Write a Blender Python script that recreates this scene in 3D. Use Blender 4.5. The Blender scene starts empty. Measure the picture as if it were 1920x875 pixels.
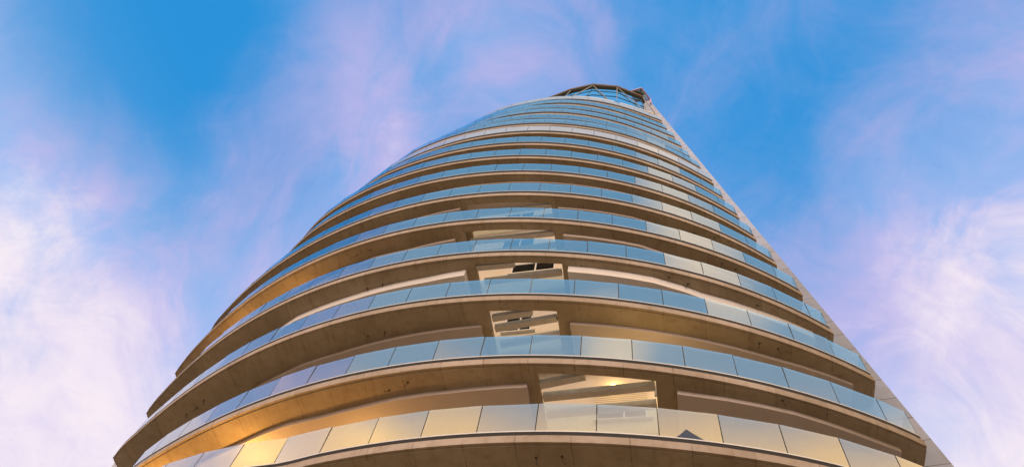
import bpy, bmesh, math, random
import numpy as np
from mathutils import Vector, Matrix

random.seed(7)
scene = bpy.context.scene
COL = scene.collection
PI = math.pi
EYE = 1.6                      # eye height above the paving
H = 3.2                        # storey height
Z0 = 12.3 + EYE                # level of the lowest kerb in view
CX, CY = 3.0, 30.0             # centre of the round plan

R0=[[0.964509, 0.264048, 0.0], [-0.233057, 0.851306, 0.470066], [0.12412, -0.453383, 0.882631]]
TH=list(range(56,184,4))
RAD=[
[22.068,21.990,21.644,21.256,20.842,20.390,19.911,19.447,19.004,18.585,18.192,17.827,17.491,17.182,16.901,16.645,16.618,16.618,16.618,16.618,16.618,16.618,16.618,16.618,16.618,16.618,16.618,16.618,16.618,16.618,16.618,16.618],
[21.499,21.426,21.105,20.699,20.288,19.881,19.484,19.101,18.735,18.389,18.065,17.764,17.487,17.233,17.003,16.798,16.619,16.465,16.340,16.246,16.187,16.168,16.194,16.226,16.226,16.226,16.226,16.226,16.226,16.226,16.226,16.226],
[21.045,20.977,20.674,20.326,19.978,19.636,19.304,18.986,18.683,18.399,18.134,17.888,17.662,17.456,17.270,17.103,16.956,16.830,16.725,16.644,16.589,16.563,16.571,16.620,16.715,16.866,17.084,17.231,17.231,17.231,17.231,17.231],
[20.475,20.409,20.133,19.851,19.562,19.274,18.990,18.716,18.455,18.209,17.980,17.770,17.579,17.408,17.258,17.128,17.018,16.929,16.862,16.815,16.792,16.793,16.821,16.878,16.968,17.096,17.268,17.491,17.560,17.560,17.560,17.560],
[20.003,19.938,19.667,19.385,19.111,18.847,18.596,18.359,18.139,17.936,17.751,17.583,17.434,17.304,17.191,17.097,17.022,16.965,16.927,16.910,16.913,16.940,16.992,17.071,17.182,17.328,17.514,17.747,17.941,17.941,17.941,17.941],
[19.467,19.404,19.161,18.931,18.702,18.478,18.262,18.056,17.862,17.681,17.515,17.365,17.232,17.117,17.021,16.944,16.887,16.851,16.837,16.844,16.874,16.927,17.006,17.111,17.243,17.405,17.598,17.825,17.858,17.858,17.858,17.858],
[18.991,18.927,18.699,18.488,18.278,18.074,17.877,17.690,17.516,17.357,17.214,17.088,16.981,16.893,16.825,16.777,16.748,16.738,16.747,16.772,16.812,16.865,16.891,16.891,16.891,16.891,16.891,16.891,16.891,16.891,16.891,16.891],
[18.548,18.482,18.248,18.028,17.816,17.612,17.420,17.241,17.078,16.931,16.802,16.693,16.604,16.536,16.489,16.464,16.459,16.474,16.506,16.554,16.616,16.686,16.763,16.838,16.838,16.838,16.838,16.838,16.838,16.838,16.838,16.838],
[18.078,18.009,17.762,17.539,17.334,17.144,16.970,16.809,16.662,16.530,16.413,16.311,16.227,16.161,16.114,16.088,16.084,16.102,16.143,16.209,16.281,16.281,16.281,16.281,16.281,16.281,16.281,16.281,16.281,16.281,16.281,16.281],
[17.740,17.667,17.399,17.163,16.950,16.758,16.584,16.425,16.280,16.149,16.033,15.930,15.843,15.772,15.718,15.682,15.665,15.667,15.689,15.730,15.790,15.868,15.887,15.887,15.887,15.887,15.887,15.887,15.887,15.887,15.887,15.887],
[17.225,17.146,16.886,16.656,16.446,16.251,16.072,15.907,15.755,15.619,15.499,15.396,15.311,15.246,15.202,15.180,15.181,15.203,15.247,15.309,15.388,15.423,15.423,15.423,15.423,15.423,15.423,15.423,15.423,15.423,15.423,15.423],
[16.691,16.605,16.280,16.000,15.758,15.546,15.360,15.195,15.050,14.921,14.810,14.716,14.640,14.582,14.545,14.530,14.537,14.568,14.622,14.642,14.642,14.642,14.642,14.642,14.642,14.642,14.642,14.642,14.642,14.642,14.642,14.642],
[16.252,16.159,15.795,15.489,15.231,15.013,14.826,14.664,14.523,14.399,14.290,14.196,14.115,14.047,13.994,13.955,13.930,13.919,13.918,13.918,13.918,13.918,13.918,13.918,13.918,13.918,13.918,13.918,13.918,13.918,13.918,13.918],
[15.824,15.722,15.314,14.971,14.685,14.443,14.236,14.058,13.904,13.769,13.653,13.553,13.470,13.404,13.356,13.326,13.315,13.315,13.315,13.315,13.315,13.315,13.315,13.315,13.315,13.315,13.315,13.315,13.315,13.315,13.315,13.315],
[15.291,15.178,14.767,14.432,14.158,13.929,13.734,13.564,13.412,13.274,13.145,13.023,12.907,12.796,12.690,12.614,12.614,12.614,12.614,12.614,12.614,12.614,12.614,12.614,12.614,12.614,12.614,12.614,12.614,12.614,12.614,12.614],
[14.928,14.807,14.402,14.062,13.770,13.515,13.288,13.081,12.891,12.716,12.556,12.411,12.284,12.178,12.097,12.043,12.040,12.040,12.040,12.040,12.040,12.040,12.040,12.040,12.040,12.040,12.040,12.040,12.040,12.040,12.040,12.040],
[14.496,14.365,13.913,13.542,13.231,12.964,12.729,12.515,12.315,12.125,11.942,11.764,11.583,11.397,11.216,11.084,11.084,11.084,11.084,11.084,11.084,11.084,11.084,11.084,11.084,11.084,11.084,11.084,11.084,11.084,11.084,11.084],
]


RAD = np.array(RAD); THA = np.array(TH, float)
NK = len(RAD)

def radius(k, th):
    """plan radius of storey k (may be fractional / negative) in direction th (degrees)"""
    if k < 0:
        row = RAD[1] + 0.0*RAD[1]
        row = 0.5*RAD[0] + 0.5*RAD[1] - 0.05*k
    else:
        i = min(int(k), NK-1); j = min(i+1, NK-1); f = k-i
        row = RAD[i]*(1-f) + RAD[j]*f
    x = (th-56.0)/4.0
    i = int(math.floor(x)); i = max(0, min(len(row)-2, i)); t = x-i
    g = lambda n: row[max(0, min(len(row)-1, n))]
    p0, p1, p2, p3 = g(i-1), g(i), g(i+1), g(i+2)
    if i == 0: p0 = 2*p1-p2
    if t < 0: return p1
    return 0.5*((2*p1)+(-p0+p2)*t+(2*p0-5*p1+4*p2-p3)*t*t+(-p0+3*p1-3*p2+p3)*t**3)

AXIS = Vector((math.sin(math.radians(22.5)), math.cos(math.radians(22.5)), 0))   # the long axis of the plan, into the building

def inward(th):
    """horizontal direction into the building, square to the edge at plan angle th"""
    a = math.radians(th)
    return Vector((-math.cos(a), math.sin(a), 0))

def P(k, th, d=0.0, z=0.0):
    """point d metres square in from the slab edge"""
    a = math.radians(th); r = radius(k, th) - d
    return Vector((CX + r*math.cos(a), CY - r*math.sin(a), z))

def PA(k, th, d=0.0, z=0.0):
    """point d metres in from the slab edge along the axis of the plan"""
    return P(k, th, 0.0, z) + AXIS*d

def zk(k): return Z0 + H*k

# ------------------------------------------------------------------ mesh helpers
class MB:
    def __init__(self): self.v = []; self.f = []; self.uv = {}; self.mi = []
    def vert(self, p, uv=None):
        self.v.append(tuple(p))
        if uv is not None: self.uv[len(self.v)-1] = uv
        return len(self.v)-1
    def face(self, idx, m=0): self.f.append(tuple(idx)); self.mi.append(m)
    def quad(self, a, b, c, d, m=0):
        i = [self.vert(p) for p in (a, b, c, d)]; self.face(i, m)
    def box(self, c, ax, ay, az, m=0):
        """box with centre c and half-axis vectors"""
        c = Vector(c); ids = []
        for sz in (-1, 1):
            for sy in (-1, 1):
                for sx in (-1, 1):
                    ids.append(self.vert(c+sx*Vector(ax)+sy*Vector(ay)+sz*Vector(az)))
        for q in ((0,2,3,1),(4,5,7,6),(0,1,5,4),(2,6,7,3),(0,4,6,2),(1,3,7,5)):
            self.face([ids[n] for n in q], m)
    def bar(self, a, b, w, h, up=Vector((0,0,1)), m=0):
        a = Vector(a); b = Vector(b); d = (b-a); L = d.length; d.normalize()
        s = d.cross(up)
        if s.length < 1e-4: s = d.cross(Vector((1,0,0)))
        s.normalize(); u = s.cross(d)
        self.box((a+b)/2, d*L/2, s*w/2, u*h/2, m)
    def tube(self, pts, r, n=6, m=0):
        rings = []
        for i, p in enumerate(pts):
            p = Vector(p)
            d = Vector(pts[min(i+1, len(pts)-1)])-Vector(pts[max(i-1, 0)]); d.normalize()
            s = d.cross(Vector((0.3,0.9,0.2))); s.normalize(); u = s.cross(d)
            rings.append([self.vert(p+r*(math.cos(2*PI*q/n)*s+math.sin(2*PI*q/n)*u)) for q in range(n)])
        for a, b in zip(rings, rings[1:]):
            for q in range(n): self.face((a[q], a[(q+1)%n], b[(q+1)%n], b[q]), m)
        self.face(rings[0][::-1], m); self.face(rings[-1], m)
    def prism(self, poly, z0, z1, m=0, caps=True):
        n = len(poly)
        lo = [self.vert((p[0], p[1], z0)) for p in poly]; hi = [self.vert((p[0], p[1], z1)) for p in poly]
        for i in range(n):
            j = (i+1) % n; self.face((lo[i], lo[j], hi[j], hi[i]), m)
        if caps: self.face(lo[::-1], m); self.face(hi, m)
    def build(self, name, mats, parent=None, smooth=None):
        me = bpy.data.meshes.new(name); me.from_pydata(self.v, [], self.f)
        if not isinstance(mats, (list, tuple)): mats = [mats]
        for mt in mats: me.materials.append(mt)
        for p, mi in zip(me.polygons, self.mi): p.material_index = mi
        if self.uv:
            l = me.uv_layers.new(name='UVMap')
            for lp in me.loops: l.data[lp.index].uv = self.uv.get(lp.vertex_index, (0, 0))
        bm = bmesh.new(); bm.from_mesh(me)
        bmesh.ops.recalc_face_normals(bm, faces=bm.faces); bm.to_mesh(me); bm.free()
        if smooth:
            me.polygons.foreach_set('use_smooth', [True]*len(me.polygons))
            me.set_sharp_from_angle(angle=math.radians(smooth))
        o = bpy.data.objects.new(name, me); COL.objects.link(o)
        if parent is not None:
            o.parent = parent; o.matrix_parent_inverse = parent.matrix_world.inverted()
        return o

# ------------------------------------------------------------------ node helpers
def mat(name):
    m = bpy.data.materials.new(name); m.use_nodes = True
    nt = m.node_tree; nt.nodes.clear()
    out = nt.nodes.new('ShaderNodeOutputMaterial')
    return m, nt, out
class N:
    def __init__(s, nt): s.nt = nt
    def new(s, t, **kw):
        n = s.nt.nodes.new(t)
        for k, v in kw.items(): setattr(n, k, v)
        return n
    def put(s, sock, v):
        if isinstance(v, bpy.types.NodeSocket): s.nt.links.new(v, sock)
        else: sock.default_value = v
    def math(s, op, a, b=0.0, c=None, clamp=False):
        n = s.new('ShaderNodeMath', operation=op, use_clamp=clamp)
        s.put(n.inputs[0], a); s.put(n.inputs[1], b)
        if c is not None: s.put(n.inputs[2], c)
        return n.outputs[0]
    def vmath(s, op, a, b=None, scale=None):
        n = s.new('ShaderNodeVectorMath', operation=op); s.put(n.inputs[0], a)
        if b is not None: s.put(n.inputs[1], b)
        if scale is not None: s.put(n.inputs['Scale'], scale)
        return n.outputs['Value' if op in ('DOT_PRODUCT', 'LENGTH', 'DISTANCE') else 'Vector']
    def sstep(s, x, a, b, lo=0.0, hi=1.0):
        n = s.new('ShaderNodeMapRange', interpolation_type='SMOOTHSTEP')
        s.put(n.inputs[0], x); n.inputs[1].default_value = a; n.inputs[2].default_value = b
        n.inputs[3].default_value = lo; n.inputs[4].default_value = hi
        return n.outputs[0]
    def noise(s, vec, scale, detail=4.0, rough=0.55, dist=0.0):
        n = s.new('ShaderNodeTexNoise'); s.put(n.inputs['Vector'], vec)
        n.inputs['Scale'].default_value = scale; n.inputs['Detail'].default_value = detail
        n.inputs['Roughness'].default_value = rough; n.inputs['Distortion'].default_value = dist
        return n.outputs['Fac']
    def mix(s, f, a, b, blend='MIX'):
        n = s.new('ShaderNodeMix', data_type='RGBA', blend_type=blend)
        s.put(n.inputs[0], f)
        for i, v in ((6, a), (7, b)):
            if not isinstance(v, bpy.types.NodeSocket): v = (v[0], v[1], v[2], 1.0)
            s.put(n.inputs[i], v)
        return n.outputs[2]
    def mapping(s, vec, scale=(1,1,1), loc=(0,0,0), rot=(0,0,0)):
        n = s.new('ShaderNodeMapping'); s.put(n.inputs[0], vec)
        n.inputs['Scale'].default_value = scale; n.inputs['Location'].default_value = loc; n.inputs['Rotation'].default_value = rot
        return n.outputs[0]

def simple(name, col, rough=0.6, metal=0.0, vary=0.08, scale=6.0, bump=0.0):
    m, nt, out = mat(name); n = N(nt)
    tc = n.new('ShaderNodeTexCoord'); b = n.new('ShaderNodeBsdfPrincipled')
    f = n.noise(tc.outputs['Object'], scale, 5.0)
    c = n.mix(f, [x*(1-vary*2) for x in col], [min(1, x*(1+vary*2)) for x in col])
    n.put(b.inputs['Base Color'], c); b.inputs['Roughness'].default_value = rough; b.inputs['Metallic'].default_value = metal
    if bump:
        bp = n.new('ShaderNodeBump'); bp.inputs['Strength'].default_value = bump; bp.inputs['Distance'].default_value = 0.01
        n.put(bp.inputs['Height'], n.noise(tc.outputs['Object'], scale*8, 3)); n.put(b.inputs['Normal'], bp.outputs[0])
    nt.links.new(b.outputs[0], out.inputs[0]); return m

def concrete(name='raw_concrete', tone=(1, 1, 1)):
    m, nt, out = mat(name); n = N(nt)
    tc = n.new('ShaderNodeTexCoord'); b = n.new('ShaderNodeBsdfPrincipled')
    uv = n.new('ShaderNodeUVMap').outputs[0]; ob = tc.outputs['Object']
    sx = n.new('ShaderNodeSeparateXYZ'); n.put(sx.inputs[0], uv)
    big = n.noise(ob, 0.55, 5.0, 0.6)
    mid = n.noise(ob, 3.5, 6.0, 0.65)
    fine = n.noise(ob, 28.0, 4.0, 0.7)
    strk = n.noise(n.mapping(uv, (5.0, 0.7, 1)), 1.0, 5.0, 0.6)
    c = n.mix(n.sstep(big, 0.3, 0.7), (0.30, 0.245, 0.165), (0.43, 0.365, 0.265))
    c = n.mix(n.sstep(mid, 0.45, 0.72, 0, 0.65), c, (0.22, 0.155, 0.09))
    c = n.mix(n.sstep(strk, 0.52, 0.72, 0, 0.6), c, (0.20, 0.145, 0.085))
    c = n.mix(n.sstep(fine, 0.35, 0.75, 0, 0.35), c, (0.47, 0.37, 0.24))
    # each casting bay its own tone, with a thin joint line between bays
    u = n.math('DIVIDE', sx.outputs[0], 1.3)
    w = n.new('ShaderNodeTexWhiteNoise', noise_dimensions='1D'); n.put(w.inputs['W'], n.math('FLOOR', u))
    c = n.mix(0.32, c, n.mix(w.outputs['Value'], (0.28, 0.19, 0.10), (0.44, 0.33, 0.20)))
    fr = n.math('FRACT', u)
    wob = n.math('MULTIPLY', n.math('SUBTRACT', n.noise(uv, 3.0, 4.0), 0.5), 0.06)
    jl = n.math('LESS_THAN', n.math('ADD', fr, wob), 0.016)
    c = n.mix(n.math('MULTIPLY', jl, n.sstep(mid, 0.35, 0.65, 0.1, 0.75)), c, (0.10, 0.07, 0.045))
    spots = n.sstep(n.noise(ob, 11.0, 2.0), 0.70, 0.78, 0, 0.6)
    c = n.mix(spots, c, (0.13, 0.09, 0.05))
    n.put(b.inputs['Base Color'], n.mix(1.0, c, tone, 'MULTIPLY')); b.inputs['Roughness'].default_value = 0.85
    bp = n.new('ShaderNodeBump'); bp.inputs['Strength'].default_value = 0.35; bp.inputs['Distance'].default_value = 0.012
    n.put(bp.inputs['Height'], n.math('ADD', mid, n.math('MULTIPLY', fine, 0.4))); n.put(b.inputs['Normal'], bp.outputs[0])
    nt.links.new(b.outputs[0], out.inputs[0]); return m

def cladding():
    """pale stone panels of the side walls: thin joints at three courses per storey"""
    m, nt, out = mat('pale_cladding'); n = N(nt)
    tc = n.new('ShaderNodeTexCoord'); b = n.new('ShaderNodeBsdfPrincipled')
    ob = tc.outputs['Object']; s = n.new('ShaderNodeSeparateXYZ'); n.put(s.inputs[0], ob)
    v = n.math('DIVIDE', s.outputs[2], H/3.0)
    w = n.new('ShaderNodeTexWhiteNoise', noise_dimensions='1D'); n.put(w.inputs['W'], n.math('FLOOR', v))
    c = n.mix(w.outputs['Value'], (0.45, 0.505, 0.70), (0.52, 0.58, 0.80))
    c = n.mix(n.sstep(n.noise(ob, 1.6, 5.0), 0.35, 0.75, 0, 0.5), c, (0.40, 0.375, 0.40))
    jl = n.math('LESS_THAN', n.math('FRACT', v), 0.022)
    c = n.mix(jl, c, (0.12, 0.11, 0.11))
    n.put(b.inputs['Base Color'], c); b.inputs['Roughness'].default_value = 0.45
    nt.links.new(b.outputs[0], out.inputs[0]); return m

def glass(name, refl=0.6, tint=(0.74, 0.90, 0.95), gcol=(0.93, 0.97, 1.0), rough=0.0):
    m, nt, out = mat(name); n = N(nt)
    tr = n.new('ShaderNodeBsdfTransparent'); tr.inputs[0].default_value = (*tint, 1)
    gl = n.new('ShaderNodeBsdfGlossy'); gl.inputs['Roughness'].default_value = rough
    tc = n.new('ShaderNodeTexCoord')
    d = n.noise(n.mapping(tc.outputs['Object'], (1, 1, 2.2)), 2.3, 5.0, 0.6)
    n.put(gl.inputs[0], n.mix(d, [x*0.93 for x in gcol], gcol))
    bp = n.new('ShaderNodeBump'); bp.inputs['Strength'].default_value = 0.04; bp.inputs['Distance'].default_value = 0.05
    n.put(bp.inputs['Height'], n.noise(tc.outputs['Object'], 0.7, 2.0)); n.put(gl.inputs['Normal'], bp.outputs[0])
    fz = n.new('ShaderNodeFresnel'); fz.inputs['IOR'].default_value = 1.5
    f = n.math('ADD', n.math('MULTIPLY', fz.outputs[0], 0.6), refl-0.05, clamp=True)
    mx = n.new('ShaderNodeMixShader'); n.put(mx.inputs[0], f)
    nt.links.new(tr.outputs[0], mx.inputs[1]); nt.links.new(gl.outputs[0], mx.inputs[2])
    nt.links.new(mx.outputs[0], out.inputs[0]); return m

def emissive(name, col, s):
    m, nt, out = mat(name); e = nt.nodes.new('ShaderNodeEmission')
    e.inputs[0].default_value = (*col, 1); e.inputs[1].default_value = s
    nt.links.new(e.outputs[0], out.inputs[0]); return m

def louvre():
    m, nt, out = mat('roller_blind'); n = N(nt)
    tc = n.new('ShaderNodeTexCoord'); b = n.new('ShaderNodeBsdfPrincipled')
    s = n.new('ShaderNodeSeparateXYZ'); n.put(s.inputs[0], tc.outputs['Object'])
    fr = n.math('FRACT', n.math('DIVIDE', s.outputs[2], 0.085))
    n.put(b.inputs['Base Color'], n.mix(n.math('LESS_THAN', fr, 0.3), (0.66, 0.57, 0.42), (0.30, 0.24, 0.15)))
    b.inputs['Roughness'].default_value = 0.5
    nt.links.new(b.outputs[0], out.inputs[0]); return m

def paving():
    m, nt, out = mat('pale_paving'); n = N(nt)
    tc = n.new('ShaderNodeTexCoord'); b = n.new('ShaderNodeBsdfPrincipled')
    br = n.new('ShaderNodeTexBrick'); n.put(br.inputs['Vector'], tc.outputs['Object'])
    br.inputs['Color1'].default_value = (0.44, 0.34, 0.22, 1); br.inputs['Color2'].default_value = (0.50, 0.395, 0.27, 1)
    br.inputs['Mortar'].default_value = (0.2, 0.15, 0.1, 1); br.inputs['Scale'].default_value = 1.2
    br.inputs['Mortar Size'].default_value = 0.01
    n.put(b.inputs['Base Color'], n.mix(n.sstep(n.noise(tc.outputs['Object'], 0.8, 5.0), 0.4, 0.7, 0, 0.4), br.outputs[0], (0.36, 0.27, 0.17)))
    b.inputs['Roughness'].default_value = 0.8
    nt.links.new(b.outputs[0], out.inputs[0]); return m

M_CON = concrete(); M_CLAD = cladding()
M_GLASS = glass('balustrade_glass', 0.50, (0.86, 0.95, 0.97))
M_GBACK = glass('glass_inner_face', 0.03, (0.80, 0.92, 0.95))
M_GEND = glass('end_glass', 0.22, (0.66, 0.87, 0.92))
M_CROWN = glass('crown_glass', 0.86, (0.02, 0.04, 0.06), (0.50, 0.78, 0.95), 0.01)
M_STEP_W = simple('white_plaster', (0.78, 0.76, 0.77), 0.7, 0, 0.03, 2.0, 0.1)
M_STEP = simple('painted_plaster', (0.52, 0.45, 0.41), 0.7, 0, 0.05, 2.0, 0.1)
M_WALL = simple('cream_render', (0.66, 0.58, 0.47), 0.8, 0, 0.06, 1.5, 0.15)
M_ALU = simple('bare_aluminium', (0.78, 0.78, 0.80), 0.4, 0.3, 0.03)
M_BLACK = simple('gap_shade_and_bar_black', (0.012, 0.011, 0.012), 0.6, 0, 0.05)  # black of the glazing bars, and shade painted at the foot of the glass
M_JOINT = simple('dark_sealant', (0.03, 0.03, 0.03), 0.5, 0, 0.05)
M_WFRAME = simple('white_window_frame', (0.75, 0.73, 0.70), 0.4, 0, 0.02)
M_PANE = glass('window_glass', 0.12, (0.02, 0.03, 0.035), (0.8, 0.9, 1.0))
M_BLIND = louvre()
M_BEAM = simple('pale_beam_concrete', (0.58, 0.53, 0.46), 0.85, 0, 0.12, 3.0, 0.3)
M_KERB_LIT = concrete('skylit_kerb_concrete', (1.12, 1.19, 1.55))  # slab concrete tinted paler: sky glow on the front face put into colour
M_RIM = simple('brown_metal_rim', (0.17, 0.12, 0.08), 0.6, 0.2, 0.1, 2.0)
M_STRUT = simple('grey_steel', (0.36, 0.34, 0.31), 0.45, 0.3, 0.05)
M_LILAC = simple('lilac_painted_steel', (0.62, 0.42, 0.62), 0.5, 0, 0.05)
M_WIRE = simple('dark_cable', (0.05, 0.035, 0.025), 0.7, 0, 0.1)
M_LAMP = emissive('lit_lamp', (1.0, 0.62, 0.2), 14.0)
M_PAVE = paving()
def cream_panel():
    m, nt, out = mat('satin_cream_panel'); n = N(nt)
    tc = n.new('ShaderNodeTexCoord'); b = n.new('ShaderNodeBsdfDiffuse'); g = n.new('ShaderNodeBsdfGlossy')
    n.put(b.inputs[0], n.mix(n.noise(tc.outputs['Object'], 0.5, 3.0), (0.50, 0.44, 0.37), (0.66, 0.59, 0.50)))
    g.inputs['Roughness'].default_value = 0.06; g.inputs[0].default_value = (0.95, 0.95, 0.95, 1)
    lw = n.new('ShaderNodeFresnel'); lw.inputs['IOR'].default_value = 1.6
    mx = n.new('ShaderNodeMixShader'); n.put(mx.inputs[0], n.math('ADD', n.math('MULTIPLY', lw.outputs[0], 1.6), 0.12, clamp=True))
    nt.links.new(b.outputs[0], mx.inputs[1]); nt.links.new(g.outputs[0], mx.inputs[2]); nt.links.new(mx.outputs[0], out.inputs[0]); return m
M_PARAPET = cream_panel()

# ------------------------------------------------------------------ the tower
tower = bpy.data.objects.new('apartment_tower', None); COL.objects.link(tower)
tower.location = (CX, CY-15, 0)
bpy.context.view_layer.update()
tower['label'] = 'tall rounded apartment tower with stacked concrete balconies and glass balustrades, seen from its foot'
tower['category'] = 'tower'

LETTERS = {n: i for i, n in enumerate('ABCDEFGHIJKLMNOPQ')}
TH_R = lambda k: 63.6 - 0.24*k          # right end of each slab
def TH_L(k):                            # left end of each slab
    return {2: 162.1, 3: 165.0, 4: 166.8}.get(k, 168.0 if k > 4 else 162.0)
HOLES = {1: (84.7, 94.5, 0.36, 2.86), 2: (93.5, 100.5, 0.43, 2.86), 3: (93.4, 103.6, 0.32, 2.86), 4: (94.9, 107.2, 0.37, 2.86), 5: (95.9, 108.8, 0.38, 2.86)}
STEPS = {  # front edges of the dropped balcony ceilings: (angle, depth from the slab edge), thickness
 1: (0.17, [[(140,.95),(129.4,.96),(124.6,.9),(121.6,.89),(117.2,.97),(111.8,.94),(107.5,.86),(101.6,.84),(94.8,.74)],
            [(82.2,.58),(78.4,.51),(73.2,.43),(66.5,.45),(64.6,.42)]]),
 2: (0.15, [[(134,1.2),(126.8,1.13),(124.6,1.1),(118.9,1.12),(112.6,1.06),(100.9,.95)],
            [(91.4,.82),(83.3,.75),(78.3,.72),(72.8,.67),(69.1,.57),(64.4,.43)]]),
 3: (0.42, [[(134.7,.86),(130.3,.71),(122.3,.7),(118.4,.68),(109.9,.63),(104.6,.51)],
            [(92.3,.38),(82.8,.37),(79.4,.45),(77.1,.53),(71.2,.46),(64.6,.33)]]),
 4: (0.20, [[(140,.95),(126.3,.85),(121.4,.72),(116.2,.75),(112.7,.69),(108.3,.61)],
            [(93.2,.46),(83.3,.44),(80.3,.53),(76.7,.58),(68,.6)]]),
 5: (0.16, [[(140,.9),(119.4,.6),(109.7,.45)], [(94.4,.52),(83.5,.46),(79.1,.52),(68,.6)]]),
 6: (0.12, [[(140,.7),(109.2,.45),(95.2,.39),(82.5,.38),(68,.6)]]),
}
SOF = 0.245   # soffit below the kerb line
DEPTH = 3.0

def arc_u(k, th): return math.radians(th)*radius(0, 90)

def make_slab(k):
    a, b = TH_R(k), TH_L(k)
    ths = list(np.arange(math.ceil(a/1.5)*1.5, b, 1.5))
    ths = [t for t in ths if t-a > 0.4 and b-t > 0.4]
    ds = [0.0, 0.11, 0.125, 0.4, 0.8, DEPTH]
    hole = HOLES.get(k)
    ths = [a]+ths+[b]
    if hole:
        ths = [t for t in ths if abs(t-hole[0]) > 0.4 and abs(t-hole[1]) > 0.4]+[hole[0], hole[1]]
        ths.sort(); ds = [0.0, 0.11, 0.125, hole[2], hole[3], DEPTH]
    mb = MB(); zt = zk(k)-0.02; zb = zk(k)-SOF
    # groove: the strip between ds[1] and ds[2] is a drip groove, a step up in the soffit
    def zbot(j): return zb
    top = {}; bot = {}
    for i, t in enumerate(ths):
        for j, d in enumerate(ds):
            uv = (arc_u(k, t), d+k*7.3)
            dd = d + (0.012 if j == 0 else 0.0)      # slightly battered face
            top[i, j] = mb.vert(PA(k, t, d, zt), uv)
            bot[i, j] = mb.vert(PA(k, t, dd, zb + (0.0, 0.028)[j == 1] + (0.012 if j == 0 else 0)), uv)
    nI, nJ = len(ths)-1, len(ds)-1
    def solid(i, j):
        if not (0 <= i < nI and 0 <= j < nJ): return False
        if hole and j == 3 and hole[0]-1e-6 <= ths[i] < hole[1]-1e-6: return False
        return True
    for i in range(nI):
        for j in range(nJ):
            if not solid(i, j): continue
            mb.face((top[i,j], top[i+1,j], top[i+1,j+1], top[i,j+1]))
            mb.face((bot[i,j], bot[i,j+1], bot[i+1,j+1], bot[i+1,j]))
            for di, dj, (p, q) in ((-1,0,((i,j),(i,j+1))),(1,0,((i+1,j),(i+1,j+1))),(0,-1,((i,j),(i+1,j))),(0,1,((i,j+1),(i+1,j+1)))):
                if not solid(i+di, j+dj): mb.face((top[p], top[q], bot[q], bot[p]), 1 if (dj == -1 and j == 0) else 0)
    o = mb.build('balcony_slab', [M_CON, M_KERB_LIT], tower, 35)  # front face takes the sky-lit copy of the concrete
    return o

def make_dropped(k, slab):
    if k not in STEPS: return
    t, lines = STEPS[k]
    for ln in lines:
        pts = []
        for (a0, d0), (a1, d1) in zip(ln, ln[1:]):
            n = max(1, int(abs(a1-a0)/2))
            for q in range(n): pts.append((a0+(a1-a0)*q/n, d0+(d1-d0)*q/n))
        pts.append(ln[-1])
        fr = [P(k, a, d) for a, d in pts]; bk = [P(k, a, d)+AXIS*(2.75-d) for a, d in pts]
        mb = MB(); zt = zk(k)-SOF-0.003; zb = zt-t
        n = len(pts)
        F0 = [mb.vert((p.x, p.y, zt)) for p in fr]; F1 = [mb.vert((p.x, p.y, zb)) for p in fr]
        B0 = [mb.vert((p.x, p.y, zt)) for p in bk]; B1 = [mb.vert((p.x, p.y, zb)) for p in bk]
        for i in range(n-1):
            mb.face((F0[i], F0[i+1], F1[i+1], F1[i])); mb.face((F1[i], F1[i+1], B1[i+1], B1[i]))
            mb.face((B1[i], B1[i+1], B0[i+1], B0[i])); mb.face((F0[i], B0[i], B0[i+1], F0[i+1]))
        for i in (0, n-1): mb.face((F0[i], F1[i], B1[i], B0[i]))
        mb.build('dropped_ceiling', M_STEP_W if k == 3 else M_STEP, slab)

def panel_breaks(k):
    """angles of the glass joints, panels about 1.42 m wide"""
    a, b = TH_R(k)+0.25, TH_L(k)-0.3
    out = [a]; off = (k*0.37) % 1.0
    first = True
    while True:
        t = out[-1]; w = 1.42*(0.45+0.55*off if first else 1.0); first = False
        t2 = t+math.degrees(w/radius(k, t))
        if t2 > b-1.0: break
        out.append(t2)
    out.append(b); return out

GLASS_H = 1.0
def gap_h(k): return 0.09+0.027*max(0, k-2)   # height of the black band painted as the shaded gap under the glass
panels = []
def make_balustrade(k):
    mb = MB()
    br = panel_breaks(k); z = zk(k)
    ths = list(np.arange(br[0], br[-1], 1.5))+[br[-1]]
    def strip(d0, d1, za, zb_, m):
        prev = None
        for t in ths:
            q = [mb.vert(P(k, t, d0, za)), mb.vert(P(k, t, d1, za)), mb.vert(P(k, t, d1, zb_)), mb.vert(P(k, t, d0, zb_))]
            if prev:
                for s in range(4): mb.face((prev[s], prev[(s+1)%4], q[(s+1)%4], q[s]), m)
            else: mb.face(q, m)
            prev = q
        mb.face(prev, m)
    g = gap_h(k)
    strip(-0.004, 0.06, z-0.019, z+g, 1)         # solid black band: shade of the gap put into colour
    strip(-0.012, 0.052, z+g+0.001, z+g+0.034, 0)         # bright aluminium channel
    for t in br[1:-1]:                              # dark sealant in the joints
        c = P(k, t, 0.035, z+gap_h(k)+0.036+GLASS_H/2-0.01); nrm = -inward(t)*0.007; tg = Vector((0,0,1)).cross(nrm).normalized()*0.008
        mb.box(c, nrm, tg, Vector((0,0,GLASS_H/2-0.012)), 2)
    mb.build('balustrade', [M_ALU, M_BLACK, M_JOINT], tower, 30)
    return br

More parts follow.
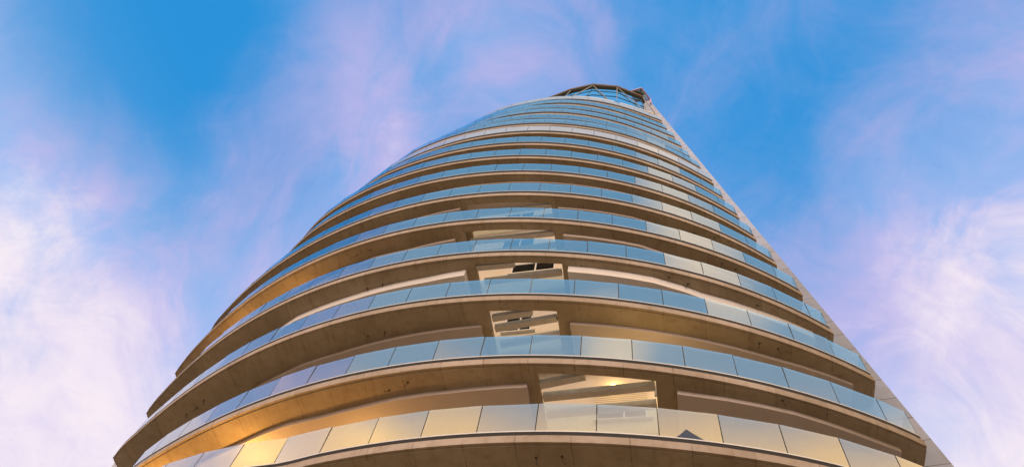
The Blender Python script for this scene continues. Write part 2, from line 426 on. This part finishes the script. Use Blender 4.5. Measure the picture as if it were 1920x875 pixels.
def glass_panel(mb, k, t0, t1, jit):
    z0 = zk(k)+gap_h(k)+0.028; z1 = zk(k)+gap_h(k)+0.034+GLASS_H
    a = P(k, t0, 0.032); b = P(k, t1, 0.032); d = (b-a).normalized()
    a = a+d*0.014; b = b-d*0.014
    nin = Vector((0,0,1)).cross(d)
    if nin.dot(inward((t0+t1)/2)) < 0: nin = -nin
    tilt = nin*math.sin(jit)*GLASS_H
    th = nin*0.012
    v = [mb.vert(p) for p in (a+Vector((0,0,z0)), b+Vector((0,0,z0)), b+tilt+Vector((0,0,z1)), a+tilt+Vector((0,0,z1)),
                              a+th+Vector((0,0,z0)), b+th+Vector((0,0,z0)), b+th+tilt+Vector((0,0,z1)), a+th+tilt+Vector((0,0,z1)))]
    for i, q in enumerate(((0,1,2,3),(7,6,5,4),(0,4,5,1),(3,2,6,7),(0,3,7,4),(1,5,6,2))): mb.face([v[n] for n in q], 0 if i == 0 else 1)

def end_panel(mb, k):
    """glass return along the right end of the slab"""
    t = TH_R(k)+0.25
    a = PA(k, t, 0.05); b = PA(k, t, 1.35); z0 = zk(k)+gap_h(k)+0.028; z1 = zk(k)+gap_h(k)+0.034+GLASS_H
    d = (b-a).normalized(); s = Vector((0,0,1)).cross(d)*0.012
    v = [mb.vert(p) for p in (a+Vector((0,0,z0)), b+Vector((0,0,z0)), b+Vector((0,0,z1)), a+Vector((0,0,z1)),
                              a+s+Vector((0,0,z0)), b+s+Vector((0,0,z0)), b+s+Vector((0,0,z1)), a+s+Vector((0,0,z1)))]
    for i, q in enumerate(((0,1,2,3),(7,6,5,4),(0,4,5,1),(3,2,6,7),(0,3,7,4),(1,5,6,2))): mb.face([v[n] for n in q], 0 if i == 0 else 1)

slabs = {}
for k in range(-1, NK):
    slabs[k] = make_slab(k)
    make_dropped(k, slabs[k])

CREAM = (9, 15)
rest = MB(); rnd = random.Random(3)
bal_of = {}
count = 0
for k in range(-1, NK-1):
    br = make_balustrade(k)
    bal = [o for o in bpy.data.objects if o.name.startswith('balustrade')][-1]
    bal_of[k] = bal
    for t0, t1 in zip(br, br[1:]):
        jit = rnd.gauss(0, 0.006)
        seen = t0 < (118 if k == 0 else 150)
        if k in CREAM:
            continue
        elif 0 <= k <= 4 and seen and count < 96:
            m = MB(); glass_panel(m, k, t0, t1, jit); m.build('glass_panel', [M_GLASS, M_GBACK], bal); count += 1
        else: glass_panel(rest, k, t0, t1, jit)
    if k not in CREAM:
        if 0 <= k <= 4:
            m = MB(); end_panel(m, k); m.build('end_panel', [M_GEND, M_GBACK], bal)
        else: end_panel(rest, k)
for k in CREAM:
    br = panel_breaks(k); m = MB()
    for t0, t1 in zip(br, br[1:]): glass_panel(m, k, t0, t1, 0.0)
    o = m.build('parapet_panel', [M_PARAPET, M_PARAPET], bal_of[k]); o['label'] = 'cream satin parapet panels instead of clear glass'
o = rest.build('glass_panel_rows', [M_GLASS, M_GBACK], tower); o['kind'] = 'stuff'

# ---- recessed walls behind the balconies, storey by storey
for k in range(-1, NK-1):
    mb = MB(); a, b = TH_R(k+1)+0.6, TH_L(k+1)-0.6
    ths = list(np.arange(a, b, 3.0))+[b]
    z0 = zk(k)-0.02+0.002; z1 = zk(k+1)-SOF-0.002
    prev = None
    for t in ths:
        d1 = DEPTH-0.12
        kk = k if k >= 0 else 0
        r = min(radius(k, t), radius(k+1, t))
        dk = radius(k, t)-r
        p = P(k, t, dk)+AXIS*d1; q = P(k, t, dk)+AXIS*(d1+0.2)
        cur = [mb.vert((p.x, p.y, z0)), mb.vert((p.x, p.y, z1)), mb.vert((q.x, q.y, z1)), mb.vert((q.x, q.y, z0))]
        if prev:
            for s in range(4): mb.face((prev[s], prev[(s+1)%4], cur[(s+1)%4], cur[s]))
        else: mb.face(cur)
        prev = cur
    mb.face(prev)
    mb.build('facade_wall', M_WALL, tower)

# ---- rear of the round shaft (closes the building behind)
for nm, za, zb_ in (('rear_wall', 0.0, zk(NK-1)-0.4),):
    mb = MB(); ring = []
    for zz in np.linspace(za, zb_, 20):
        kk = (zz-Z0)/H
        ths = np.linspace(166, 422, 40)
        row = []
        for t in ths:
            tt = t % 360
            w = (t-166)/(422-166)
            r = (radius(kk, 168)-3.3)*(1-w)+(radius(kk, 62)-3.3)*w
            a = math.radians(t); row.append(mb.vert((CX+r*math.cos(a), CY-r*math.sin(a), zz)))
        ring.append(row)
    for ra, rb in zip(ring, ring[1:]):
        for i in range(len(ra)-1): mb.face((ra[i], ra[i+1], rb[i+1], rb[i]))
    mb.build(nm, M_CLAD, tower)

# ---- podium storeys below the balconies (outside the picture)
mb = MB(); pts = [P(-1, t, DEPTH-0.3) for t in np.arange(62, 168, 3)]
pts2 = [P(-1, t, DEPTH+0.1) for t in np.arange(62, 168, 3)]
mb.prism([(p.x, p.y) for p in pts]+[(p.x, p.y) for p in reversed(pts2)], 0.0, zk(-1)-SOF-0.003)
mb.build('podium_wall', M_CLAD, tower)

# ---- concrete beams crossing the openings in the balcony slabs
for k, (h0_, h1_, hd0, hd1) in HOLES.items():
    w = hd1-hd0
    specs = [((h1_-1.5, 1.24), (h0_-0.8, 0.52)), ((h1_-2.3, 1.90), (h0_-1.8, 1.18)), ((h1_-0.9, 0.77), (h1_-4.6, hd0+0.02))]
    if k == 2: specs = [((h1_-0.8, 0.68), (h1_-5.0, 0.45)), ((h1_-1.2, 1.10), (h0_-0.7, 0.66)), ((h1_-2.0, 1.75), (h0_-1.6, 1.30))]
    if k >= 4: specs = [((h1_-1.0, 0.80), (h0_-0.5, 0.42)), ((h1_-1.7, 1.40), (h0_-1.2, 0.95)), ((h1_-2.6, 2.1), (h0_-2.2, 1.6))]
    if k == 3: specs = [((h1_-1.3, 1.05), (h0_-0.6, 0.63)), ((h1_-0.3, 0.42), (h1_-5.0, 0.33)), ((h1_-2.3, 1.8), (h0_-1.8, 1.35))]
    for (ta, da), (tb, db) in specs:
        a = P(k, ta-0.02, da+0.1, zk(k)-SOF+0.105); b = P(k, tb+0.02, db+0.1, zk(k)-SOF+0.105)
        mb = MB(); mb.bar(a, b, 0.2, 0.2); mb.build('cross_beam', M_BEAM, slabs[k])

# ---- flat back walls of the open bays, square to the axis, with their windows
ACR = Vector((AXIS.y, -AXIS.x, 0))                # across the plan, to the right
ACR = Vector((math.cos(math.radians(-25)), math.sin(math.radians(-25)), 0)); OUT = Vector((ACR.y, -ACR.x, 0))
def bay(k, origin, u0, u1, wins):
    o = Vector((origin[0], origin[1], 0)); z0 = zk(k)
    def piece(mb, x0, x1, y0, y1, o0, o1, m=0):
        mb.box(o+ACR*(x0+x1)/2+OUT*(o0+o1)/2+Vector((0,0,z0+(y0+y1)/2)), ACR*(x1-x0)/2, OUT*(o1-o0)/2, Vector((0,0,(y1-y0)/2)), m)
    mb = MB(); piece(mb, u0, u1, -SOF+0.01, H-SOF-0.004, -0.15, 0.0)
    wall = mb.build('bay_wall', M_WALL, tower)
    f = 0.055
    for (x0, x1, zs, zh, blind) in wins:
        mb = MB()
        piece(mb, x0, x0+f, zs, zh, 0.002, 0.06); piece(mb, x1-f, x1, zs, zh, 0.002, 0.06)
        piece(mb, x0+f, x1-f, zh-f, zh, 0.002, 0.06); piece(mb, x0+f, x1-f, zs, zs+f, 0.002, 0.06)
        xm = x0+(x1-x0)*0.55; piece(mb, xm-f/2, xm+f/2, zs+f, zh-f, 0.002, 0.05)
        piece(mb, x0-0.08, x1+0.16, zs-0.05, zs-0.002, 0.002, 0.13)
        w = mb.build('window', M_WFRAME, wall)
        mb = MB(); piece(mb, x0+f, xm-f/2, zs+f, zh-f, 0.004, 0.02); piece(mb, xm+f/2, x1-f, zs+f, zh-f, 0.004, 0.02)
        mb.build('pane', M_PANE, w)
        if blind:
            mb = MB(); piece(mb, x0-0.03, x1+0.03, zh-blind, zh-0.01, 0.062, 0.10)
            mb.build('roller_blind', M_BLIND, w)
bay(1, (3.92, 13.86), -2.1, 2.25, [(0.0, 1.55, 0.34, 1.72, 0.92)])
bay(2, (0.55, 14.49), -1.1, 2.5, [(0.1, 1.1, 0.95, 1.9, 0)])
bay(3, (0.44, 14.11), -2.0, 2.4, [(-0.07, 1.72, 1.18, 1.95, 0)])
for k, c in ((4, 101.5), (5, 102.5)):
    p = PA(k, c, 2.0); bay(k, (p.x, p.y), -2.0, 2.0, [(-0.6, 0.9, 0.9, 1.9, 0)])

# ---- cable stubs hanging out of the soffits
def unproject(px, py, z):
    d = np.array([px-960, py-437.5, 1280.0]); w = np.array(R0) @ d
    s = (z-EYE)/w[2]; return Vector((w[0]*s, w[1]*s, z))
STUBS = {0: [(1005,857),(1054,855)], 1: [(765,716),(730,731),(1376,751),(1467,750)], 2: [(690,630),(722,622),(350,776),(370,763),(382,750),(1424,643),(1459,653)],
         3: [(1419,572),(1255,520),(1290,532),(689,540),(718,533)], 4: [(670,478),(695,469),(1354,493),(1379,505)], 5: [(1340,446),(1300,436)], 6: [(660,408),(690,398)]}
for k, pts in STUBS.items():
    for px, py in pts:
        p = unproject(px, py, zk(k)-SOF)
        L = random.uniform(0.10, 0.2); a = random.uniform(0, 6.28); s = Vector((math.cos(a), math.sin(a), 0))
        mb = MB(); q = [p+Vector((0,0,0.01)), p+Vector((0,0,-L*0.4))+s*0.02, p+Vector((0,0,-L*0.8))+s*0.05, p+Vector((0,0,-L))+s*0.10, p+Vector((0,0,-L*0.8))+s*0.14]
        mb.tube(q, 0.011, 5)
        mb.tube([p+Vector((0,0,0.004)), p+Vector((0,0,-0.012))], 0.035, 8)
        mb.build('cable_stub', M_WIRE, slabs[k])

# ---- side walls
n_edge = (np.array(R0) @ np.array([1790-960, 875-437.5, 1280.])); n_edge2 = (np.array(R0) @ np.array([1215-960, 185-437.5, 1280.]))
PL = np.cross(n_edge, n_edge2)
mb = MB(); rows = []
wd = Vector((0.85, -0.52, 0)).normalized(); bk = Vector((0.52, 0.85, 0)).normalized()*0.3
ztop = Z0-EYE+H*16+5.0
for z in [0-EYE]+list(np.arange(1, ztop, 1.0))+[ztop]:
    k = (z-(Z0-EYE))/H
    kk = min(max(k, 0.0), 16.0)
    c = P(kk, 63.6-0.24*kk, 0.0); base = c+AXIS*1.0
    if k > 16: base = base+Vector((-0.60, -0.45, 0))*(k-16)
    t = -(PL[0]*base.x+PL[1]*base.y+PL[2]*z)/(PL[0]*wd.x+PL[1]*wd.y)
    t = min(t, 3.2)
    o_ = base+wd*t; i_ = base-wd*1.3
    rows.append([mb.vert((q.x, q.y, z+EYE)) for q in (i_, o_, o_+bk, i_+bk)])
    top_fin = (o_.copy(), i_.copy(), z+EYE)
for ra, rb in zip(rows, rows[1:]):
    for s in range(4): mb.face((ra[s], ra[(s+1)%4], rb[(s+1)%4], rb[s]))
mb.face(rows[0]); mb.face(rows[-1])
w = mb.build('side_wall', M_CLAD, tower)

mb = MB(); rows = []
for z in [0-EYE]+list(np.arange(1, 48, 1.0)):
    k = min(max((z-(Z0-EYE))/H, 0), 16)
    a = math.radians(168.6); r1 = radius(k, 164)+0.15 - 0.06*max(0, k-2); 
    n_ = Vector((math.cos(a), -math.sin(a), 0)); tgt = Vector((-n_.y, n_.x, 0))*0.3
    o_ = Vector((CX, CY, 0))+n_*r1; i_ = Vector((CX, CY, 0))+n_*(r1-4.2)
    rows.append([mb.vert((q.x, q.y, z+EYE)) for q in (i_, o_, o_-tgt, i_-tgt)])
for ra, rb in zip(rows, rows[1:]):
    for s in range(4): mb.face((ra[s], ra[(s+1)%4], rb[(s+1)%4], rb[s]))
mb.face(rows[0]); mb.face(rows[-1])
mb.build('side_wall', M_CLAD, tower)

# ---- glazed crown, roof rim and struts
zq = zk(16); zr = 68.2+EYE
rim = [(-.4,20.4),(.8,19.5),(1.85,18.7),(3.9,17.6),(6.3,17.15),(9.1,17.45),(11.2,21.0),(9.5,26.0),(2.0,27.5),(-1.2,24.0)]
cen = Vector((5.0, 22.0))
def inset(poly, d):
    out = []
    for p in poly:
        v = cen-Vector(p); L = v.length; out.append(Vector(p)+v*(d/L))
    return out
mb = MB(); inn = inset(rim, 0.6); n = len(rim)
o0 = [mb.vert((p[0], p[1], zr)) for p in rim]; o1 = [mb.vert((p[0], p[1], zr+0.42)) for p in rim]
i0 = [mb.vert((p[0], p[1], zr+0.02)) for p in inn]; i1 = [mb.vert((p[0], p[1], zr+0.42)) for p in inn]
for i in range(n):
    j = (i+1) % n
    mb.face((o0[i], o0[j], o1[j], o1[i])); mb.face((o1[i], o1[j], i1[j], i1[i])); mb.face((i1[i], i1[j], i0[j], i0[i])); mb.face((i0[i], i0[j], o0[j], o0[i]))
mb.build('roof_rim', M_RIM, tower)
mb = MB(); cap = inset(rim, 0.61)
mb.prism([(p[0], p[1]) for p in cap], zr+0.2, zr+0.3); mb.build('roof', M_RIM, tower)
mb = MB(); cg = inset(rim, 0.22)
mb.prism([(p[0], p[1]) for p in cg], zq+0.01, zr-0.004, caps=False)
cgl = mb.build('crown_glazing', M_CROWN, tower)
mb = MB(); cg2 = inset(rim, 0.19)
for zz in (zq+1.7, zq+3.2):
    for i in range(n):
        a = cg2[i]; b = cg2[(i+1) % n]; mb.bar((a[0], a[1], zz), (b[0], b[1], zz), 0.03, 0.045)
mb.build('glazing_bar', M_BLACK, cgl)
def strut(a, b, w=0.065):
    mb = MB(); mb.bar(a, b, w, w); mb.build('strut', M_STRUT, tower)
def rimp(i, d=0.08):
    p = inset(rim, d)[i]; return (p[0], p[1], zr-0.002)
def qp(px, py): return unproject(px, py, zq+0.05)
for i, p in ((3, (1072,181.5)), (3, (1143,190)), (4, (1156,192)), (4, (1213,210)), (2, (1058,183)), (5, (1228,212.5))):
    strut(rimp(i), qp(*p))

# top slab edge in white
mb = MB(); prev = None
for t in list(np.arange(TH_R(16), 168, 2.0)):
    q = [mb.vert(P(16, t, d, z)) for d, z in ((-0.02, zq+0.0), (0.3, zq+0.0), (0.3, zq+0.2), (-0.02, zq+0.2))]
    if prev:
        for s in range(4): mb.face((prev[s], prev[(s+1)%4], q[(s+1)%4], q[s]))
    else: mb.face(q)
    prev = q
mb.face(prev); mb.build('white_coping', M_WFRAME, tower, 30)

# lilac frame standing on top of the right side wall
zf = 69.0+EYE
fr = [unproject(1184,171,zf), unproject(1203,165.5,zf), unproject(1219,186,zf)]
fr.append(fr[0]+fr[2]-fr[1])
mb = MB()
for i in range(4): mb.bar(fr[i], fr[(i+1)%4], 0.13, 0.16)
for i in (2, 3):
    mb.bar(fr[i], Vector((fr[i].x, fr[i].y, top_fin[2]-1.0)), 0.12, 0.12)
frame = mb.build('rooftop_frame', M_LILAC, tower)
mb = MB(); c = sum(fr, Vector())/4
q = [mb.vert(c+(p-c)*0.86+Vector((0,0,0.02))) for p in fr] ; q2 = [mb.vert(c+(p-c)*0.86+Vector((0,0,0.05))) for p in fr]
mb.face(q); mb.face(q2)
for i in range(4): mb.face((q[i], q[(i+1)%4], q2[(i+1)%4], q2[i]))
mb.build('pane', M_CROWN, frame)

# ---- lamps that are lit behind some balconies
def lamp(k, th, d, z, watts, col=(1.0, 0.50, 0.12), r=0.08):
    p = P(k, th, d, z)
    mb = MB()
    mb.tube([p+Vector((0,0,-0.12)), p+Vector((0,0,-0.1)), p+Vector((0,0,0.1)), p+Vector((0,0,0.12))], 0.05, 10, 0)
    mb.bar(P(k, th, d, zk(k)-0.018), p+Vector((0,0,-0.121)), 0.05, 0.05, m=1)
    mb.build('balcony_lamp', [M_LAMP, M_STRUT], tower)
    L = bpy.data.lights.new('balcony_light', 'POINT'); L.energy = watts; L.color = col; L.shadow_soft_size = r
    o = bpy.data.objects.new('balcony_light', L); COL.objects.link(o); o.location = p-inward(th)*0.12
    o.parent = tower; o.matrix_parent_inverse = tower.matrix_world.inverted()
lamp(0, 128, 1.9, zk(0)+1.7, 185)
lamp(0, 112, 2.2, zk(0)+1.7, 60)
lamp(0, 143, 1.9, zk(0)+1.6, 220)
lamp(1, 83.2, 1.1, zk(1)+1.1, 42, (1.0, 0.66, 0.25))
p = Vector((3.92, 13.86, zk(1)+1.83))+ACR*0.55+OUT*0.10
mb = MB(); mb.box(p, ACR*0.07, OUT*0.03, Vector((0,0,0.05)), 0); mb.box(p-OUT*0.066, ACR*0.03, OUT*0.032, Vector((0,0,0.03)), 1)
mb.build('wall_lamp', [M_LAMP, M_STRUT], tower)
L = bpy.data.lights.new('bay_light', 'POINT'); L.energy = 10; L.color = (1.0, 0.62, 0.16); L.shadow_soft_size = 0.05
o = bpy.data.objects.new('bay_light', L); COL.objects.link(o); o.location = p+OUT*0.12+Vector((0,0,0.1))
o.parent = tower; o.matrix_parent_inverse = tower.matrix_world.inverted()
lamp(3, 150, 1.6, zk(3)+1.7, 110)
lamp(3, 136, 1.6, zk(3)+1.7, 80)

# ------------------------------------------------------------------ ground
mb = MB(); mb.face([mb.vert((1500*math.cos(a), 1500*math.sin(a), 0)) for a in np.linspace(0, 2*PI, 65)[:-1]])
g = mb.build('paving', M_PAVE); g['kind'] = 'structure'

# ------------------------------------------------------------------ a neighbouring tower, mirrored in the lowest glass
nb = bpy.data.objects.new('pyramid_roofed_tower', None); COL.objects.link(nb)
nb.location = (6.3, -14.4, 0); nb.rotation_euler = (0, 0, 0.5); bpy.context.view_layer.update()
nb['label'] = 'dark pyramid-roofed tower behind the viewer, mirrored in the lowest row of balcony glass'; nb['category'] = 'building'
def nbbuild(name, boxes, m, parent):
    mb = MB()
    for x0, x1, y0, y1, z0, z1 in boxes: mb.box(((x0+x1)/2, (y0+y1)/2, (z0+z1)/2), ((x1-x0)/2,0,0), (0,(y1-y0)/2,0), (0,0,(z1-z0)/2))
    o = mb.build(name, m); o.parent = parent; return o
nw = 2.6; nz = 35.5
nwall = nbbuild('wall', [(-nw, nw, -nw, nw, 0, nz)], M_CLAD, nb)
mb = MB(); e = nw+0.25
bs = [mb.vert(p) for p in ((-e,-e,nz+0.004), (e,-e,nz+0.004), (e,e,nz+0.004), (-e,e,nz+0.004))]; ap = mb.vert((0, 0, nz+5.4))
mb.face(bs[::-1])
for i in range(4): mb.face((bs[i], bs[(i+1)%4], ap))
o = mb.build('roof', simple('slate_roof', (0.24, 0.22, 0.23), 0.6, 0, 0.2, 3.0)); o.parent = nb
for i in range(8):
    w_ = nbbuild('window', [(-1.2, 1.2, nw+0.003, nw+0.06, 3+i*4.1, 5+i*4.1)], M_WFRAME, nwall)
    pn = nbbuild('pane', [(-1.1, 1.1, nw+0.064, nw+0.07, 3.1+i*4.1, 4.9+i*4.1)], M_PANE, nwall)

# ------------------------------------------------------------------ camera
cam = bpy.data.cameras.new('camera'); cam.sensor_width = 36; cam.lens = 24.0; cam.clip_end = 5000; cam.clip_start = 0.05
co = bpy.data.objects.new('camera', cam); COL.objects.link(co)
R = np.array(R0)
m = Matrix(((R[0,0], -R[0,1], -R[0,2], 0), (R[1,0], -R[1,1], -R[1,2], 0), (R[2,0], -R[2,1], -R[2,2], EYE), (0,0,0,1)))
co.matrix_world = m
scene.camera = co

# ------------------------------------------------------------------ sky and sun
SUN_AZ, SUN_EL = math.radians(196), math.radians(9)     # azimuth from +Y towards +X
world = bpy.data.worlds.new('World'); scene.world = world; world.use_nodes = True
nt = world.node_tree; nt.nodes.clear(); n = N(nt)
out = nt.nodes.new('ShaderNodeOutputWorld'); bg = nt.nodes.new('ShaderNodeBackground')
sky = nt.nodes.new('ShaderNodeTexSky'); sky.sky_type = 'NISHITA'; sky.sun_disc = False
sky.sun_elevation = SUN_EL; sky.sun_rotation = SUN_AZ
tc = nt.nodes.new('ShaderNodeTexCoord'); D = n.vmath('NORMALIZE', tc.outputs['Generated'])
sx = nt.nodes.new('ShaderNodeSeparateXYZ'); n.put(sx.inputs[0], D)
zc = n.math('MAXIMUM', sx.outputs[2], 0.08)
cb = nt.nodes.new('ShaderNodeCombineXYZ')
n.put(cb.inputs[0], n.math('DIVIDE', sx.outputs[0], zc)); n.put(cb.inputs[1], n.math('DIVIDE', sx.outputs[1], zc))
PLN = cb.outputs[0]                                      # position on a high flat cloud layer
def lobe(c, r, stretch=(1, 1), rot=0.0):
    v = n.vmath('SUBTRACT', PLN, (c[0], c[1], 0))
    mp = nt.nodes.new('ShaderNodeMapping'); mp.vector_type = 'POINT'
    n.put(mp.inputs[0], v); mp.inputs['Rotation'].default_value = (0, 0, rot); mp.inputs['Scale'].default_value = (1/stretch[0], 1/stretch[1], 1)
    return n.sstep(n.vmath('LENGTH', mp.outputs[0]), 0.0, r, 1.0, 0.0)
def dlobe(d, r):
    d = Vector(d).normalized()
    return n.sstep(n.math('SUBTRACT', 1.0, n.vmath('DOT_PRODUCT', D, tuple(d))), 0.0, r, 1.0, 0.0)
Z = sx.outputs[2]
deep = n.mix(n.sstep(Z, 0.60, 0.84), (0.20, 0.46, 0.84), (0.022, 0.312, 0.765))
base = n.mix(0.10, deep, n.vmath('SCALE', sky.outputs[0], scale=0.1))
wv = nt.nodes.new('ShaderNodeTexNoise'); n.put(wv.inputs['Vector'], D); wv.inputs['Scale'].default_value = 2.2; wv.inputs['Detail'].default_value = 3
DW = n.vmath('ADD', D, n.vmath('SCALE', n.vmath('SUBTRACT', wv.outputs['Color'], (0.5, 0.5, 0.5)), scale=0.35))
fb = n.noise(n.mapping(DW, (1.0, 1.3, 1.0), (0.4, 0.1, 0.2), (0, 0, 0.6)), 3.0, 8.0, 0.58, 0.2)
fb2 = n.noise(n.mapping(DW, (1.6, 0.8, 1.0), (3.1, 1.7, 0.5), (0, 0, -0.5)), 6.0, 9.0, 0.62, 0.4)
fb3 = n.noise(n.mapping(DW, (1.0, 2.2, 1.0), (7.1, 0.7, 2.5), (0.3, 0, 0.9)), 13.0, 8.0, 0.65, 0.6)
wisp = n.math('ADD', n.math('MULTIPLY', n.math('SUBTRACT', fb, 0.5), 0.85), n.math('MULTIPLY', n.math('SUBTRACT', fb2, 0.5), 1.2))
wisp = n.math('ADD', wisp, n.math('MULTIPLY', n.math('SUBTRACT', fb3, 0.5), 0.45))
cov = n.math('MULTIPLY', n.sstep(Z, 0.91, 0.56), 0.95)
def add(d, r, w):
    global cov
    cov = n.math('ADD', cov, n.math('MULTIPLY', dlobe(d, r), w))
add((-0.45, 0.38, 0.81), 0.030, -0.38)
add((-0.57, 0.26, 0.77), 0.035, -0.42)
add((-0.60, 0.43, 0.68), 0.020, 0.25)
add((0.46, 0.43, 0.78), 0.06, 0.24)
add((-0.50, 0.62, 0.60), 0.06, 0.04)
add((0.55, 0.17, 0.82), 0.035, 0.45)
add((0.38, 0.20, 0.90), 0.020, -0.15)
add((-0.06, 0.22, 0.97), 0.012, 0.20)
add((-0.17, 0.33, 0.93), 0.026, 0.16)
add((-0.30, 0.43, 0.86), 0.03, 0.26)
add((-0.15, 0.30, 0.94), 0.09, 0.12)
dens = n.math('ADD', cov, n.math('MULTIPLY', wisp, 0.46))
front = n.sstep(dens, -0.36, 1.12)
lilac = n.mix(n.sstep(n.math('ADD', n.math('MULTIPLY', fb, 0.5), n.math('MULTIPLY', fb2, 0.5)), 0.40, 0.60), (0.42, 0.55, 0.92), (0.66, 0.55, 0.87))
ccol = n.mix(n.sstep(n.math('ADD', dens, n.math('MULTIPLY', n.math('SUBTRACT', fb2, 0.5), 0.55)), 0.56, 1.22), lilac, n.mix(n.sstep(fb3, 0.36, 0.62), (0.89, 0.80, 0.92), (0.94, 0.85, 0.92)))
col = n.mix(front, base, ccol)
# the western half: afterglow clouds low down
west = n.sstep(sx.outputs[1], 0.03, -0.20)
wn = n.noise(n.mapping(D, (1.0, 1.0, 1.6), (5, 2, 0)), 1.5, 3.0, 0.5, 0.3)
wo = n.math('MULTIPLY', n.math('SUBTRACT', wn, 0.5), 0.11)
wo = n.math('ADD', wo, n.math('MULTIPLY', n.sstep(sx.outputs[0], 0.43, 0.58), 0.045))
wo = n.math('ADD', wo, n.math('MULTIPLY', n.sstep(sx.outputs[0], -0.52, -0.66), 0.03))
wb = n.mix(n.sstep(Z, 0.72, 0.92), (0.40, 0.60, 0.80), (0.20, 0.50, 0.80))
glow = n.sstep(n.math('ADD', Z, wo), 0.725, 0.775, 1.0, 0.0)
lowg = n.sstep(n.math('ADD', Z, wo), 0.745, 0.685)
grey = n.mix(n.math('MULTIPLY', lowg, 0.9), (0.80, 0.70, 0.66), (1.75, 1.10, 0.50))
wcol = n.mix(glow, wb, grey)
g2 = n.math('ADD', n.math('MULTIPLY', dlobe((0.29, -0.365, 0.885), 0.016), 0.8), n.math('MULTIPLY', dlobe((-0.06, -0.60, 0.795), 0.006), 0.9), clamp=True)
wcol = n.mix(n.math('MULTIPLY', g2, n.sstep(wn, 0.35, 0.6, 0.5, 1.0)), wcol, (1.9, 1.38, 0.85))
col = n.mix(west, col, wcol)
n.put(bg.inputs[0], col); bg.inputs[1].default_value = 1.0
nt.links.new(bg.outputs[0], out.inputs[0])

L = bpy.data.lights.new('sun', 'SUN'); L.energy = 1.4; L.angle = math.radians(14); L.color = (1.0, 0.82, 0.74)
so = bpy.data.objects.new('sun', L); COL.objects.link(so)
sd = Vector((math.sin(SUN_AZ)*math.cos(SUN_EL), math.cos(SUN_AZ)*math.cos(SUN_EL), math.sin(SUN_EL)))
so.rotation_euler = (-sd).to_track_quat('-Z', 'Y').to_euler()

scene.view_settings.view_transform = 'Standard'; scene.view_settings.look = 'None'
scene.view_settings.exposure = 0.0; scene.view_settings.gamma = 1.0; scene.view_settings.use_curve_mapping = False
scene.cycles.max_bounces = 10; scene.cycles.transparent_max_bounces = 16; scene.cycles.glossy_bounces = 5; scene.cycles.diffuse_bounces = 4
scene.cycles.sample_clamp_indirect = 6.0
scene.cycles.use_denoising = True
